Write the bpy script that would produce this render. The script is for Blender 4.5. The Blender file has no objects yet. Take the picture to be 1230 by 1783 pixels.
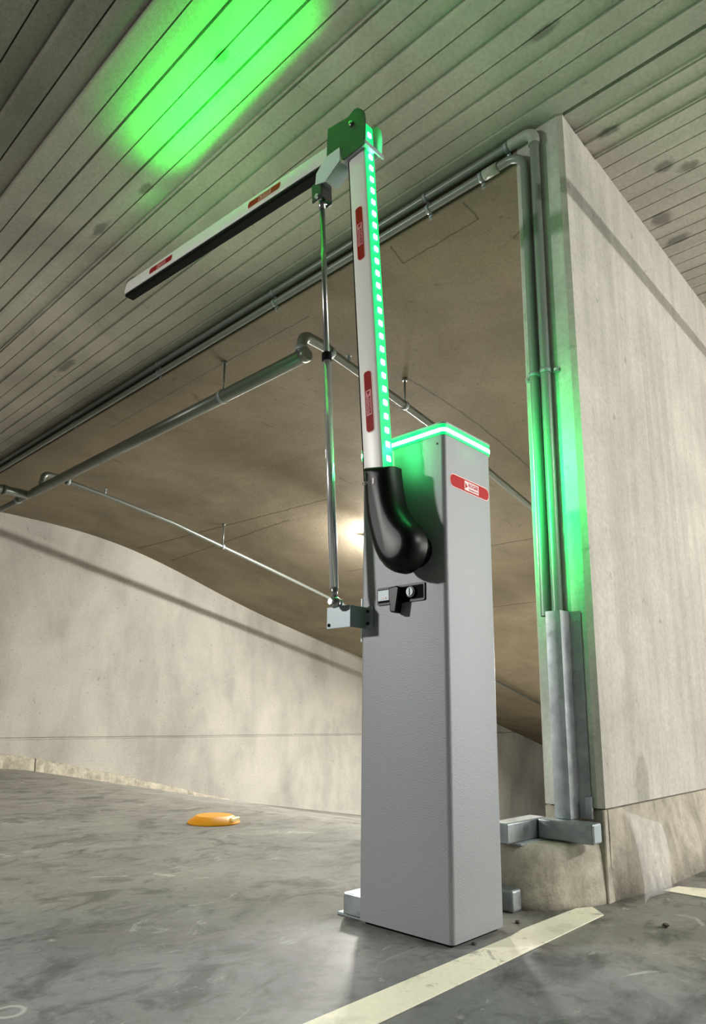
import bpy, bmesh, math, random
import numpy as np
from mathutils import Vector, Matrix
random.seed(7)
S = bpy.context.scene
COL = S.collection
HC = 2.315          # ceiling height
XA = 1.757          # plane of the wall end and of the beam
W = 6.4             # far side wall of the lane

# ------------------------------------------------------------------ camera
F_PX, PPX, PPY, PITCH, ROLL, YAW, EYE = 1197.88, 615.0, 990.42, .212663, .0121523, .814216, .44
cp, sp, cr, sr = math.cos(PITCH), math.sin(PITCH), math.cos(ROLL), math.sin(ROLL)
rt = Vector((math.cos(YAW), -math.sin(YAW), 0)); f0 = Vector((math.sin(YAW), math.cos(YAW), 0)); up = Vector((0, 0, 1))
FW = f0*cp + up*sp; U0 = -f0*sp + up*cp
RR = rt*cr + U0*sr; UU = -rt*sr + U0*cr
cd = bpy.data.cameras.new('camera'); cam = bpy.data.objects.new('camera', cd); COL.objects.link(cam)
M = Matrix((RR, UU, -FW)).transposed().to_4x4(); M.translation = (0, 0, EYE)
cam.matrix_world = M
cd.sensor_fit = 'VERTICAL'; cd.sensor_height = 36.0; cd.lens = F_PX/1783*36
cd.shift_y = (PPY-891.5)/1783; cd.clip_start = .02; cd.clip_end = 100
S.camera = cam

# ------------------------------------------------------------------ materials
def lin(c):
    return tuple((v/255/12.92 if v/255 <= .04045 else ((v/255+.055)/1.055)**2.4) for v in c)
class NT:
    def __init__(s, name):
        s.m = bpy.data.materials.new(name); s.m.use_nodes = True
        s.t = s.m.node_tree; s.t.nodes.clear()
        s.out = s.n('ShaderNodeOutputMaterial'); s.b = s.n('ShaderNodeBsdfPrincipled')
        s.l(s.b.outputs[0], s.out.inputs[0])
    def n(s, k, **kw):
        x = s.t.nodes.new(k)
        for a, v in kw.items(): setattr(x, a, v)
        return x
    def l(s, a, b): s.t.links.new(a, b)
    def pos(s, scale=(1, 1, 1), loc=(0, 0, 0)):
        g = s.n('ShaderNodeNewGeometry'); mp = s.n('ShaderNodeMapping')
        mp.inputs['Scale'].default_value = scale; mp.inputs['Location'].default_value = loc
        s.l(g.outputs['Position'], mp.inputs[0]); return mp.outputs[0]
    def noise(s, vec, scale, detail=6, rough=.6, dist=0):
        x = s.n('ShaderNodeTexNoise'); x.inputs['Scale'].default_value = scale
        x.inputs['Detail'].default_value = detail; x.inputs['Roughness'].default_value = rough
        x.inputs['Distortion'].default_value = dist
        s.l(vec, x.inputs['Vector']); return x.outputs[0]
    def ramp(s, v, stops):
        r = s.n('ShaderNodeValToRGB'); e = r.color_ramp.elements
        while len(e) < len(stops): e.new(.5)
        for q, (p, c) in zip(e, stops):
            q.position = p; q.color = (c, c, c, 1) if not hasattr(c, '__len__') else (*c, 1)
        s.l(v, r.inputs[0]); return r.outputs[0]
    def mix(s, f, a, b, mode='MIX'):
        x = s.n('ShaderNodeMix'); x.data_type = 'RGBA'; x.blend_type = mode
        for v, i in ((f, 0), (a, 6), (b, 7)):
            if hasattr(v, 'is_linked'): s.l(v, x.inputs[i])
            elif i == 0: x.inputs[0].default_value = v
            else: x.inputs[i].default_value = (*v, 1) if hasattr(v, '__len__') else (v, v, v, 1)
        return x.outputs[2]
    def math(s, op, a, b=None, clamp=False):
        x = s.n('ShaderNodeMath'); x.operation = op; x.use_clamp = clamp
        for i, v in enumerate((a, b)):
            if v is None: continue
            if hasattr(v, 'is_linked'): s.l(v, x.inputs[i])
            else: x.inputs[i].default_value = v
        return x.outputs[0]
    def bump(s, h, strength=.3, dist=.01):
        b = s.n('ShaderNodeBump'); b.inputs['Strength'].default_value = strength
        b.inputs['Distance'].default_value = dist
        s.l(h, b.inputs['Height']); s.l(b.outputs[0], s.b.inputs['Normal'])
    def sep(s):
        g = s.n('ShaderNodeNewGeometry'); x = s.n('ShaderNodeSeparateXYZ')
        s.l(g.outputs['Position'], x.inputs[0]); return x.outputs
    def set(s, **kw):
        for k, v in kw.items():
            i = s.b.inputs[k]
            if hasattr(v, 'is_linked'): s.l(v, i)
            else: i.default_value = (*v, 1) if hasattr(v, '__len__') and len(v) == 3 else v
        return s.m

def plain(name, rgb, rough=.5, metal=0, **kw):
    t = NT(name); t.set(**{'Base Color': lin(rgb), 'Roughness': rough, 'Metallic': metal, **kw}); return t.m

def concrete(name, rgb, dark=.72, streak=None, sk=.8, rough=.9, bump=.25, blotch=2.2, extra=None, speck=70):
    t = NT(name); p = t.pos()
    c = lin(rgb)
    big = t.ramp(t.noise(p, blotch, 6, .62, .4), [(.32, 0), (.68, 1)])
    col = t.mix(big, tuple(v*dark for v in c), tuple(min(1, v*1.1) for v in c))
    if streak:
        st = t.ramp(t.noise(t.pos(streak), 1.0, 5, .6, .3), [(.36, .7), (.58, 1.0)])
        col = t.mix(sk, col, st, 'MULTIPLY')
    sp_ = t.noise(p, speck, 4, .7)
    col = t.mix(.55, col, t.ramp(sp_, [(.3, .68), (.62, 1.0)]), 'MULTIPLY')
    pits = t.ramp(t.noise(p, 26, 2, .5), [(.24, .5), (.31, 1)])
    col = t.mix(.5, col, pits, 'MULTIPLY')
    if extra: col = extra(t, col)
    t.set(**{'Base Color': col, 'Roughness': rough, 'Specular IOR Level': .25})
    t.bump(t.noise(p, 45, 5, .7), bump, .006)
    return t.m

def seg_mask(t, axes, p0, p1, w, wob=.012):
    """dark hairline between two points in the plane of two world axes"""
    o = t.sep(); a, b = o[axes[0]], o[axes[1]]
    nz = t.math('MULTIPLY', t.math('SUBTRACT', t.noise(t.pos(), 9, 3, .6), .5), wob*2)
    dx, dy = p1[0]-p0[0], p1[1]-p0[1]; L2 = dx*dx+dy*dy; L = math.sqrt(L2)
    ax = t.math('SUBTRACT', a, p0[0]); by = t.math('SUBTRACT', b, p0[1])
    u = t.math('ADD', t.math('MULTIPLY', ax, dx/L2), t.math('MULTIPLY', by, dy/L2))
    v = t.math('ABSOLUTE', t.math('ADD', t.math('SUBTRACT', t.math('MULTIPLY', ax, dy/L), t.math('MULTIPLY', by, dx/L)), nz))
    inside = t.math('MULTIPLY', t.math('GREATER_THAN', u, 0), t.math('LESS_THAN', u, 1))
    return t.math('MULTIPLY', inside, t.math('SUBTRACT', 1, t.math('DIVIDE', v, w), True), True)

def ell_mask(t, axes, c, r, soft=.35, wob=.25):
    o = t.sep()
    a = t.math('DIVIDE', t.math('SUBTRACT', o[axes[0]], c[0]), r[0]); b = t.math('DIVIDE', t.math('SUBTRACT', o[axes[1]], c[1]), r[1])
    d = t.math('SQRT', t.math('ADD', t.math('MULTIPLY', a, a), t.math('MULTIPLY', b, b)))
    d = t.math('ADD', d, t.math('MULTIPLY', t.math('SUBTRACT', t.noise(t.pos(), 14, 4, .6), .5), wob*2))
    return t.math('DIVIDE', t.math('SUBTRACT', 1, d), soft, True)

def darken(t, col, masks, f=.4):
    for m in masks: col = t.mix(t.math('MULTIPLY', m, 1.0), col, t.mix(1.0, col, (f, f, f), 'MULTIPLY'))
    return col

def soffit_extra(t, col):
    ms = [seg_mask(t, (0, 1), a, b, w) for a, b, w in (
        ((1.78, 1.50), (1.892, 1.53), .006), ((1.892, 1.53), (1.882, 1.17), .006), ((1.882, 1.17), (1.775, 1.165), .006),
        ((1.887, 2.75), (1.894, 2.08), .006), ((1.90, 3.9), (1.887, 2.75), .004), ((2.05, 1.13), (2.0, .95), .006),
        ((3.46, 6.3), (3.55, 3.6), .012), ((3.80, 6.2), (3.67, 4.2), .010), ((4.6, 4.4), (4.62, 1.0), .010),
        ((2.6, 2.1), (4.9, 2.0), .008), ((5.8, 6), (5.7, 2), .012))]
    col = darken(t, col, ms, .45)
    spots = t.ramp(t.noise(t.pos((2.2, 7, 3)), 1.6, 3, .5, 1.2), [(.25, 1), (.31, 0)])
    return t.mix(t.math('MULTIPLY', spots, .6), col, t.mix(1.0, col, (.5, .48, .45), 'MULTIPLY'))

def ceil_extra(t, col):
    # a weathered tone for each plank, and patches where the soffit was chipped or splashed
    o = t.sep()
    pl = t.n('ShaderNodeTexWhiteNoise'); pl.noise_dimensions = '1D'
    t.l(t.math('FLOOR', t.math('DIVIDE', o[0], .1416)), pl.inputs['W'])
    col = t.mix(.5, col, t.ramp(pl.outputs[0], [(0, .78), (1, 1.0)]), 'MULTIPLY')
    # near-left planks are sooty; the steps also paint in the light's fall-off
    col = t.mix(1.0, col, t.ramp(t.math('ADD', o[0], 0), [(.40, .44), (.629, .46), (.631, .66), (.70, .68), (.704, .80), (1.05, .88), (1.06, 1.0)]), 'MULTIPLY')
    ms = [ell_mask(t, (0, 1), c, r, .5, .8) for c, r in (((1.485, .70), (.022, .07)), ((.92, 1.42), (.02, .035)), ((1.04, 2.05), (.02, .04)),
          ((2.20, .62), (.03, .035)), ((2.26, .56), (.03, .045)), ((2.46, .72), (.05, .05)), ((1.43, 3.55), (.03, .10)),
          ((1.03, 2.38), (.02, .09)), ((1.28, 2.58), (.018, .05)), ((2.62, .72), (.03, .06)), ((1.93, .70), (.02, .05)))]
    return darken(t, col, ms, .5)

def wall_extra(t, col):
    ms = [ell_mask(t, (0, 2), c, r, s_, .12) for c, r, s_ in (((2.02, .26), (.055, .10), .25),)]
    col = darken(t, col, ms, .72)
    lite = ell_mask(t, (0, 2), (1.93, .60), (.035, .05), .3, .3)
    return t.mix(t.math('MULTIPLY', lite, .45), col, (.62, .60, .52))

MAT = {}
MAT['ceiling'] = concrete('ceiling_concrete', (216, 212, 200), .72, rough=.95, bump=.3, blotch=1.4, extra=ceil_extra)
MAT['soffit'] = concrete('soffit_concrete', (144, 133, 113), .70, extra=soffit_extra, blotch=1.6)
MAT['wall_far'] = concrete('far_wall_concrete', (184, 181, 173), .86, streak=(2.2, 1, .9), blotch=1.1)
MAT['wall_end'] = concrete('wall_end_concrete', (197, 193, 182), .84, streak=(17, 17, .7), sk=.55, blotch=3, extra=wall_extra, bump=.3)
MAT['wall_tip'] = concrete('wall_tip_concrete', (218, 218, 210), .74, streak=(14, 14, .8), blotch=4, bump=.35)  # end face of the same wall; lighter tone stands in for missing light
MAT['kerb'] = concrete('kerb_concrete', (200, 193, 176), .55, blotch=12, bump=.6, speck=40)
MAT['foot'] = concrete('foot_concrete', (196, 188, 172), .60, streak=(22, 9, 3), blotch=10, bump=.5)
MAT['debris'] = concrete('debris_concrete', (110, 103, 92), .6, blotch=30)

# floor: worn power-floated concrete with scuffs and tyre marks
t = NT('floor_concrete'); p = t.pos()
o = t.sep()
c1, c2 = lin((132, 132, 134)), lin((147, 144, 136))
zone = t.math('ADD', t.math('MULTIPLY', o[0], .55), t.math('MULTIPLY', o[1], .30))      # grey in the aisle, paler and warmer towards the ramp
zone = t.math('ADD', zone, t.math('MULTIPLY', t.math('SUBTRACT', t.noise(p, 2.2, 5, .6), .5), .5))
col = t.mix(t.ramp(zone, [(.86, 0), (1.25, 1)]), c1, c2)
bl = t.noise(p, 2.6, 8, .66, .8)
col = t.mix(.9, col, t.ramp(bl, [(.30, .60), (.66, 1.08)]), 'MULTIPLY')
sc = t.noise(t.pos((3.6, 5.2, 1)), 1.5, 7, .68, .9)
col = t.mix(.9, col, t.ramp(sc, [(.36, .46), (.50, 1.0)]), 'MULTIPLY')
s2 = t.noise(t.pos((3.6, 5.6, 1), (1, 4, 0)), 3.2, 8, .74, .7)
col = t.mix(.8, col, t.ramp(s2, [(.34, .55), (.46, 1.0), (.62, 1.0), (.72, 1.22)]), 'MULTIPLY')
col = t.mix(.5, col, t.ramp(t.noise(p, 48, 5, .7), [(.3, .66), (.62, 1.04)]), 'MULTIPLY')
li = t.ramp(t.noise(t.pos((1.5, 2.2, 1), (3, 1, 0)), 3.2, 8, .72, 1.6), [(.60, 0), (.68, 1)])
col = t.mix(t.math('MULTIPLY', li, .5), col, lin((205, 203, 198)))
# pale ring left by a can
rr = t.math('SQRT', t.math('ADD', t.math('POWER', t.math('SUBTRACT', o[0], .49), 2), t.math('POWER', t.math('SUBTRACT', o[1], 1.165), 2)))
ring = t.math('SUBTRACT', 1, t.math('DIVIDE', t.math('ABSOLUTE', t.math('SUBTRACT', rr, .021)), .006), True)
col = t.mix(t.math('MULTIPLY', ring, .55), col, lin((215, 213, 208)))
rg = t.math('ADD', t.ramp(t.noise(p, 4, 6, .6), [(.3, .44), (.7, .62)]), t.ramp(zone, [(.9, 0), (1.3, .22)]))
t.set(**{'Base Color': col, 'Roughness': rg, 'Specular IOR Level': .4})
t.bump(t.noise(p, 30, 6, .7), .12, .004)
MAT['floor'] = t.m

t = NT('worn_paint'); p = t.pos()
wear = t.ramp(t.noise(p, 16, 7, .72, .8), [(.31, 0), (.43, 1)])
wear = t.math('MULTIPLY', wear, t.ramp(t.noise(p, 6, 4, .6), [(.25, .55), (.45, 1)]))
col = t.mix(wear, lin((138, 132, 120)), lin((250, 244, 222)))
col = t.mix(.3, col, t.ramp(t.noise(p, 90, 3, .7), [(.3, .75), (.6, 1)]), 'MULTIPLY')
t.set(**{'Base Color': col, 'Roughness': .65}); MAT['paint'] = t.m

t = NT('grey_powder_coat'); p = t.pos()
pn = t.noise(p, 380, 2, .5)
t.set(**{'Base Color': lin((146, 149, 152)), 'Metallic': .2, 'Roughness': .50, 'Specular IOR Level': .5})
t.bump(pn, .42, .0013); MAT['cab'] = t.m
MAT['black'] = plain('black_plastic', (7, 7, 7), .36, **{'Specular IOR Level': .22})
MAT['rubber'] = plain('black_rubber', (6, 6, 6), .8, **{'Specular IOR Level': .15})
t = NT('white_aluminium'); p = t.pos()
t.set(**{'Base Color': lin((242, 241, 236)), 'Roughness': .36, 'Metallic': 0.0}); MAT['alu'] = t.m
t = NT('galvanised_steel'); p = t.pos()
v = t.n('ShaderNodeTexVoronoi'); v.inputs['Scale'].default_value = 55; t.l(p, v.inputs['Vector'])
cg = t.mix(t.ramp(t.noise(p, 18, 5, .6), [(.3, 0), (.7, 1)]), lin((150, 156, 158)), lin((172, 178, 180)))
bw = t.n('ShaderNodeRGBToBW'); t.l(v.outputs['Color'], bw.inputs[0]); cg = t.mix(.2, cg, bw.outputs[0], 'MULTIPLY')
t.set(**{'Base Color': cg, 'Metallic': .8, 'Roughness': t.ramp(t.noise(p, 30, 4, .6), [(.3, .34), (.7, .55)])}); MAT['galv'] = t.m
MAT['zinc'] = plain('zinc_plate', (158, 168, 172), .5, .35)
MAT['tab'] = plain('light_zinc', (214, 220, 226), .45, .1)
MAT['steel_dark'] = plain('dark_zinc', (44, 46, 46), .5, .1)
MAT['chrome'] = plain('polished_steel', (226, 228, 230), .2, .75)
MAT['satin'] = plain('satin_steel', (168, 170, 170), .3, 1)
MAT['conduit'] = plain('conduit_grey', (132, 138, 134), .34, .1)
MAT['fitting'] = plain('conduit_fitting', (172, 176, 166), .5)
MAT['pipe'] = plain('galvanised_pipe', (122, 128, 122), .36, .6)
MAT['red'] = plain('red_reflector', (186, 2, 16), .5, **{'Specular IOR Level': .15})
MAT['darkred'] = plain('dark_red_reflector', (150, 14, 12), .5, **{'Specular IOR Level': .15})
MAT['white'] = plain('white_print', (245, 226, 226), .5)
MAT['pink'] = plain('pink_print', (214, 130, 134), .5)
MAT['rim'] = plain('sticker_rim', (240, 205, 200), .5)
MAT['orange'] = plain('orange_plastic', (250, 168, 30), .42)
MAT['yellow'] = plain('pale_yellow_reflector', (250, 232, 170), .3)
MAT['lamp_white'] = plain('lamp_body', (225, 222, 212), .5)
def emit(name, rgb, k, base=(0, .2, .05)):
    t = NT(name); t.set(**{'Base Color': base, 'Emission Color': rgb, 'Emission Strength': k, 'Roughness': .4}); return t.m
MAT['led_strip'] = emit('green_led_strip', (0.0, 1.0, .22), .95)
MAT['led'] = emit('green_led', (.08, 1.0, .28), 95.0)
MAT['band'] = emit('green_light_band', (0.0, 1.0, .20), 1.0)
MAT['core'] = emit('bright_light_line', (.05, 1.0, .22), 150.0)
MAT['led_up'] = emit('green_led_upward', (0.02, 1.0, .16), 4.0)
MAT['tube'] = emit('lamp_tube', (1.0, .97, .90), 3000.0, (.8, .8, .8))
t = NT('clear_film')
t.set(**{'Base Color': (.93, .93, .92), 'Roughness': .12, 'Alpha': .16, 'Specular IOR Level': .9})
t.bump(t.noise(t.pos((1, 1, .35)), 38, 4, .6, 1.5), .9, .01); MAT['film'] = t.m

# ------------------------------------------------------------------ mesh helpers
class MB:
    def __init__(s): s.bm = bmesh.new(); s.mats = []
    def mi(s, m):
        if m is None: return 0
        if m not in s.mats: s.mats.append(m)
        return s.mats.index(m)
    def _new(s, before, m, smooth):
        i = s.mi(m)
        for f in s.bm.faces:
            if f not in before: f.material_index = i; f.smooth = smooth
    def poly(s, pts, m=None):
        i = s.mi(m); f = s.bm.faces.new([s.bm.verts.new(q) for q in pts]); f.material_index = i; return f
    def hull8(s, lo, hi, m=None, bev=0, seg=2, X=None):
        """box between lo and hi, corners bevelled"""
        b = bmesh.new(); bmesh.ops.create_cube(b, size=1)
        for v in b.verts:
            v.co = Vector([lo[k] + (v.co[k]+.5)*(hi[k]-lo[k]) for k in range(3)])
        if bev: bmesh.ops.bevel(b, geom=b.edges[:], offset=bev, segments=seg, affect='EDGES', profile=.5)
        s.merge(b, m, X, smooth=False); return s
    def merge(s, b, m=None, X=None, smooth=False):
        i = s.mi(m); mp = {}
        for v in b.verts: mp[v] = s.bm.verts.new(X @ v.co if X is not None else v.co)
        for f in b.faces:
            try: g = s.bm.faces.new([mp[v] for v in f.verts])
            except ValueError: continue
            g.material_index = i; g.smooth = smooth or f.smooth
        b.free(); return s
    def prism(s, pts, x0, x1, axis=0, m=None, bev=0, seg=2):
        """polygon pts (two coordinates) extruded along a world axis"""
        def mk(a, x):
            q = [0, 0, 0]; k = [j for j in range(3) if j != axis]; q[axis] = x; q[k[0]], q[k[1]] = a; return q
        b = bmesh.new(); A = [b.verts.new(mk(a, x0)) for a in pts]; B = [b.verts.new(mk(a, x1)) for a in pts]
        n = len(pts); b.faces.new(A[::-1]); b.faces.new(B)
        for j in range(n): b.faces.new((A[j], A[(j+1) % n], B[(j+1) % n], B[j]))
        bmesh.ops.recalc_face_normals(b, faces=b.faces[:])
        if bev: bmesh.ops.bevel(b, geom=b.edges[:], offset=bev, segments=seg, affect='EDGES', profile=.5)
        return s.merge(b, m)
    def tube(s, path, r, m=None, n=16, cap=True, smooth=True):
        i = s.mi(m); P = [Vector(q) for q in path]; rr = r if hasattr(r, '__len__') else [r]*len(P)
        rings = []; prev = None
        for k, q in enumerate(P):
            d = (P[min(k+1, len(P)-1)] - P[max(k-1, 0)]).normalized()
            if prev is None: u = d.orthogonal().normalized()
            else: u = (prev - d*prev.dot(d)).normalized()
            prev = u; w = d.cross(u)
            rings.append([s.bm.verts.new(q + (u*math.cos(a)+w*math.sin(a))*rr[k]) for a in [2*math.pi*j/n for j in range(n)]])
        for a, b in zip(rings, rings[1:]):
            for j in range(n):
                f = s.bm.faces.new((a[j], a[(j+1) % n], b[(j+1) % n], b[j])); f.material_index = i; f.smooth = smooth
        if cap:
            for q in (rings[0][::-1], rings[-1]):
                f = s.bm.faces.new(q); f.material_index = i
        return s
    def lathe(s, c, axis, prof, m=None, n=40, smooth=True):
        ax = Vector(axis).normalized()
        path = [Vector(c)+ax*h for h, _ in prof]; i = s.mi(m)
        u = ax.orthogonal().normalized(); w = ax.cross(u); rings = []
        for (h, r), q in zip(prof, path):
            rings.append([s.bm.verts.new(q + (u*math.cos(a)+w*math.sin(a))*max(r, 1e-5)) for a in [2*math.pi*j/n for j in range(n)]])
        for a, b in zip(rings, rings[1:]):
            for j in range(n):
                f = s.bm.faces.new((a[j], a[(j+1) % n], b[(j+1) % n], b[j])); f.material_index = i; f.smooth = smooth
        for q in (rings[0][::-1], rings[-1]):
            f = s.bm.faces.new(q); f.material_index = i
        return s
    def hexa(s, c, axis, r, h, m=None):
        ax = Vector(axis).normalized(); return s.tube([Vector(c), Vector(c)+ax*h], r, m, n=6, smooth=False)
    def build(s, name, m=None, parent=None, root=None, smooth_angle=None):
        me = bpy.data.meshes.new(name)
        if root is not None:
            off = Vector(root.location)
            for v in s.bm.verts: v.co -= off
        bmesh.ops.recalc_face_normals(s.bm, faces=s.bm.faces[:])
        s.bm.to_mesh(me); s.bm.free()
        for q in (s.mats or [m]): me.materials.append(MAT[q])
        o = bpy.data.objects.new(name, me); COL.objects.link(o)
        if parent is not None: o.parent = parent
        return o

def thing(name, label, cat, loc, group=None):
    o = bpy.data.objects.new(name, None); COL.objects.link(o); o.location = loc; o.empty_display_size = .1
    o['label'] = label; o['category'] = cat
    if group: o['group'] = group
    return o
def tag(o, label, cat, group=None, kind=None):
    o['label'] = label; o['category'] = cat
    if group: o['group'] = group
    if kind: o['kind'] = kind
    return o
def struct(o, label=None, cat=None):
    o['kind'] = 'structure'
    if label: o['label'] = label
    if cat: o['category'] = cat
    return o
def recenter(o):
    """origin of a one-mesh thing to the middle of its base"""
    co = [v.co.copy() for v in o.data.vertices]
    c = Vector(((min(q.x for q in co)+max(q.x for q in co))/2, (min(q.y for q in co)+max(q.y for q in co))/2, min(q.z for q in co)))
    for v in o.data.vertices: v.co -= c
    o.location = c; return o
def text_bm(body, size, bold=0):
    cu = bpy.data.curves.new('lettering', 'FONT'); cu.body = body; cu.size = size; cu.align_x = 'CENTER'; cu.align_y = 'CENTER'
    cu.offset = bold; cu.resolution_u = 3
    ob = bpy.data.objects.new('lettering', cu); COL.objects.link(ob)
    dg = bpy.context.evaluated_depsgraph_get(); dg.update()
    me = bpy.data.meshes.new_from_object(ob.evaluated_get(dg)); b = bmesh.new(); b.from_mesh(me)
    bpy.data.objects.remove(ob); bpy.data.curves.remove(cu); bpy.data.meshes.remove(me)
    return b
def frame(c, u, v):
    u = Vector(u).normalized(); v = Vector(v).normalized(); n = u.cross(v)
    m = Matrix((u, v, n)).transposed().to_4x4(); m.translation = Vector(c); return m
def bend(p0, p1, p2, r, n=8):
    """points of a rounded corner at p1"""
    p0, p1, p2 = Vector(p0), Vector(p1), Vector(p2); a = (p0-p1).normalized(); b = (p2-p1).normalized()
    th = a.angle(b); d = r/math.tan(th/2); s0, s1 = p1+a*d, p1+b*d
    c = p1 + (a+b).normalized()*(r/math.sin(th/2)); out = []
    e0, e1 = s0-c, s1-c; om = e0.angle(e1)
    for k in range(n+1):
        q = k/n; out.append(c + (e0*math.sin((1-q)*om)+e1*math.sin(q*om))/math.sin(om))
    return out

# ------------------------------------------------------------------ the setting
# ramp profiles along the lane
SX = [XA, 2.4, 2.8, 3.15, 3.5, 3.87, 4.32, 4.63, 5.32, 6.86, 10.45, 11.9, 16]; SZ = [2.215, 2.208, 2.195, 2.16, 2.10, 2.005, 1.875, 1.775, 1.59, 1.27, .344, -.02, -1.05]
FX = [-5, 2.2, 2.6, 3.6, 4.85, 6.94, 10, 16]; FZ = [0, 0, -.045, -.235, -.47, -.80, -1.4, -2.7]
_sx = np.arange(XA, 16.01, .12); _raw = lambda x: np.interp(x, SX, SZ)
_sz = np.mean([_raw(np.clip(_sx+d, XA, 16)) for d in np.linspace(-.3, .3, 13)], axis=0)
SX, SZ = [float(v) for v in _sx], [float(v) for v in _sz]
fz = lambda x: float(np.interp(x, FX, FZ)); sz = lambda x: float(np.interp(x, SX, SZ))

m = MB()      # one floor: level aisle, ramp falling away left of the wall end
ys0, ys1 = -6.0, W
for (a, za), (b, zb) in zip(zip(FX, FZ), list(zip(FX, FZ))[1:]):
    y0 = ys0 if b <= 2.2 else .84
    m.poly([(a, y0, za), (b, y0, zb), (b, ys1, zb), (a, ys1, za)], 'floor')
m.poly([(2.2, ys0, 0), (16, ys0, 0), (16, .84, 0), (2.2, .84, 0)], 'floor')
bmesh.ops.remove_doubles(m.bm, verts=m.bm.verts[:], dist=1e-4)
struct(m.build('floor'))

def rib_profile(x0, x1, pitch0, kinds, zc):
    """underside of the planks: joints every 71 mm, either a burr that hangs down or an open slit"""
    pts = [(x0, zc)]; P = .0708
    k0 = math.ceil((x0+.02-pitch0)/P); k1 = math.floor((x1-.02-pitch0)/P)
    for k in range(k0, k1+1):
        x = pitch0+k*P+random.uniform(-.0015, .0015); kind = kinds(k); z = zc
        if kind == 'r': pts += [(x-.0040, z), (x-.0030, z-.0085), (x+.0020, z-.0085), (x+.0045, z)]
        elif kind == 's': pts += [(x-.0023, z), (x-.0017, z+.012), (x+.0017, z+.012), (x+.0023, z)]
        elif kind == 'w': pts += [(x-.004, z), (x-.003, z+.016), (x+.003, z+.016), (x+.004, z)]
        elif kind == 'd':
            for dx in (-.006, .006): pts += [(x+dx-.003, z), (x+dx-.002, z-.0075), (x+dx+.001, z-.0075), (x+dx+.003, z)]
    return pts + [(x1, zc)]
def kinds(k):
    return {0: 's', 1: 'r', 2: 's', 3: 'r', 4: 's', 5: 'w', 6: 's', 7: 'w', 8: 's', 9: 'd', 10: 's', 11: 'r', 12: 's', 13: 'r', 14: 's', 15: 'r', 16: 's', 17: 'r'}.get(k, 's' if k % 2 == 0 else 'r')
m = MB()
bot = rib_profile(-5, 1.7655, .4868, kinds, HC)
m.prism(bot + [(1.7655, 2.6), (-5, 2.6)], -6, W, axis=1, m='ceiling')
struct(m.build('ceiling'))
m = MB()
rk = lambda k: {18: 'r', 19: 'd', 20: 'r', 21: 'd', 22: 's', 23: 's', 24: 's'}.get(k, 's' if k % 3 else 'w')
bot = rib_profile(1.777, 6, .4868+.0708*.35, rk, HC-.002)
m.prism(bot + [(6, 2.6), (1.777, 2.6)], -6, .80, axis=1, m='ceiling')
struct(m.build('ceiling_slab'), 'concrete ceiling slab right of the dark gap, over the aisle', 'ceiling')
m = MB(); m.hull8((1.70, -6, 2.60), (1.85, .8, 2.64), 'ceiling'); struct(m.build('ceiling_joint'), 'dark open joint between the two ceiling slabs', 'ceiling')

# soffit of the ramp above, with the short beam face that carries the conduits
m = MB(); prof = [(XA, HC+.2), (XA, SZ[0]+.004), (XA+.004, SZ[0])] + list(zip(SX[1:], SZ[1:])) + [(16, 2.6)]
m.prism(prof, .940, W+.3, axis=1, m='soffit')
for f in m.bm.faces: f.smooth = len(f.verts) == 4 and f.normal.z < -.5 and max(v.co.z for v in f.verts) < SZ[0]+.002
o = struct(m.build('ceiling_ramp'), 'sloping concrete soffit over the ramp', 'ceiling')

# far side wall: upper lift, groove, lower lift a little proud
m = MB(); gz = .222
m.prism([(W+.3, -3), (W-.012, -3), (W-.012, gz-.012), (W+.012, gz-.006), (W+.012, gz+.006), (W, gz+.010), (W, 2.6), (W+.3, 2.6)], -5, 16, axis=0, m='wall_far')
struct(m.build('wall_left'))
# rough footing strip along the far wall, in lengths
k = 0
for x0, x1, h0, h1, d in ((1.5, 2.66, .135, .115, .06), (2.675, 3.66, .115, .085, .05), (3.675, 4.9, .075, .012, .03)):
    b = bmesh.new(); n = 26
    rows = []
    for j in range(n+1):
        q = j/n; x = x0+(x1-x0)*q; h = h0+(h1-h0)*q; zf = fz(x); e = random.uniform(-.006, .006); g = random.uniform(-.008, .008)
        rows.append([b.verts.new(v) for v in ((x, W, zf-.05), (x, W-d-.02+g, zf-.05), (x, W-d-.01+g, zf+h*.45), (x, W-d+e, zf+h*.92+e), (x, W-.005, zf+h+e))])
    for r0, r1 in zip(rows, rows[1:]):
        for i in range(4): b.faces.new((r0[i], r1[i], r1[i+1], r0[i+1]))
    b.faces.new(rows[0][::-1]); b.faces.new(rows[-1])
    m = MB(); m.merge(b, 'kerb'); k += 1
    struct(m.build('trim_%d' % k), ['footing strip at the left end of the far wall', 'middle length of the footing strip along the far wall', 'tapering end of the footing strip along the far wall'][k-1], 'footing')

m = MB(); m.hull8((-5, -5.3, -.05), (16, -5, 2.6), 'wall_end'); struct(m.build('wall_front'))
m = MB(); m.hull8((-5.3, -5.3, -.05), (-5, W+.3, 2.6), 'wall_far'); struct(m.build('wall_back'))
# wall end between ramp and aisle: chamfered corner, board-marked side face
YR, YL = .782, .947; zj = .222
m = MB()
m.prism([(XA, YR+.016), (XA+.010, YR), (9, YR), (9, YL), (XA+.008, YL), (XA, YL-.008)], zj, HC+.02, axis=2, m='wall_end')
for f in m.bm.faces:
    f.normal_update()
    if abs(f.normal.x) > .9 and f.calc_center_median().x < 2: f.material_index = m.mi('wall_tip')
struct(m.build('wall_right'))
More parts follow.
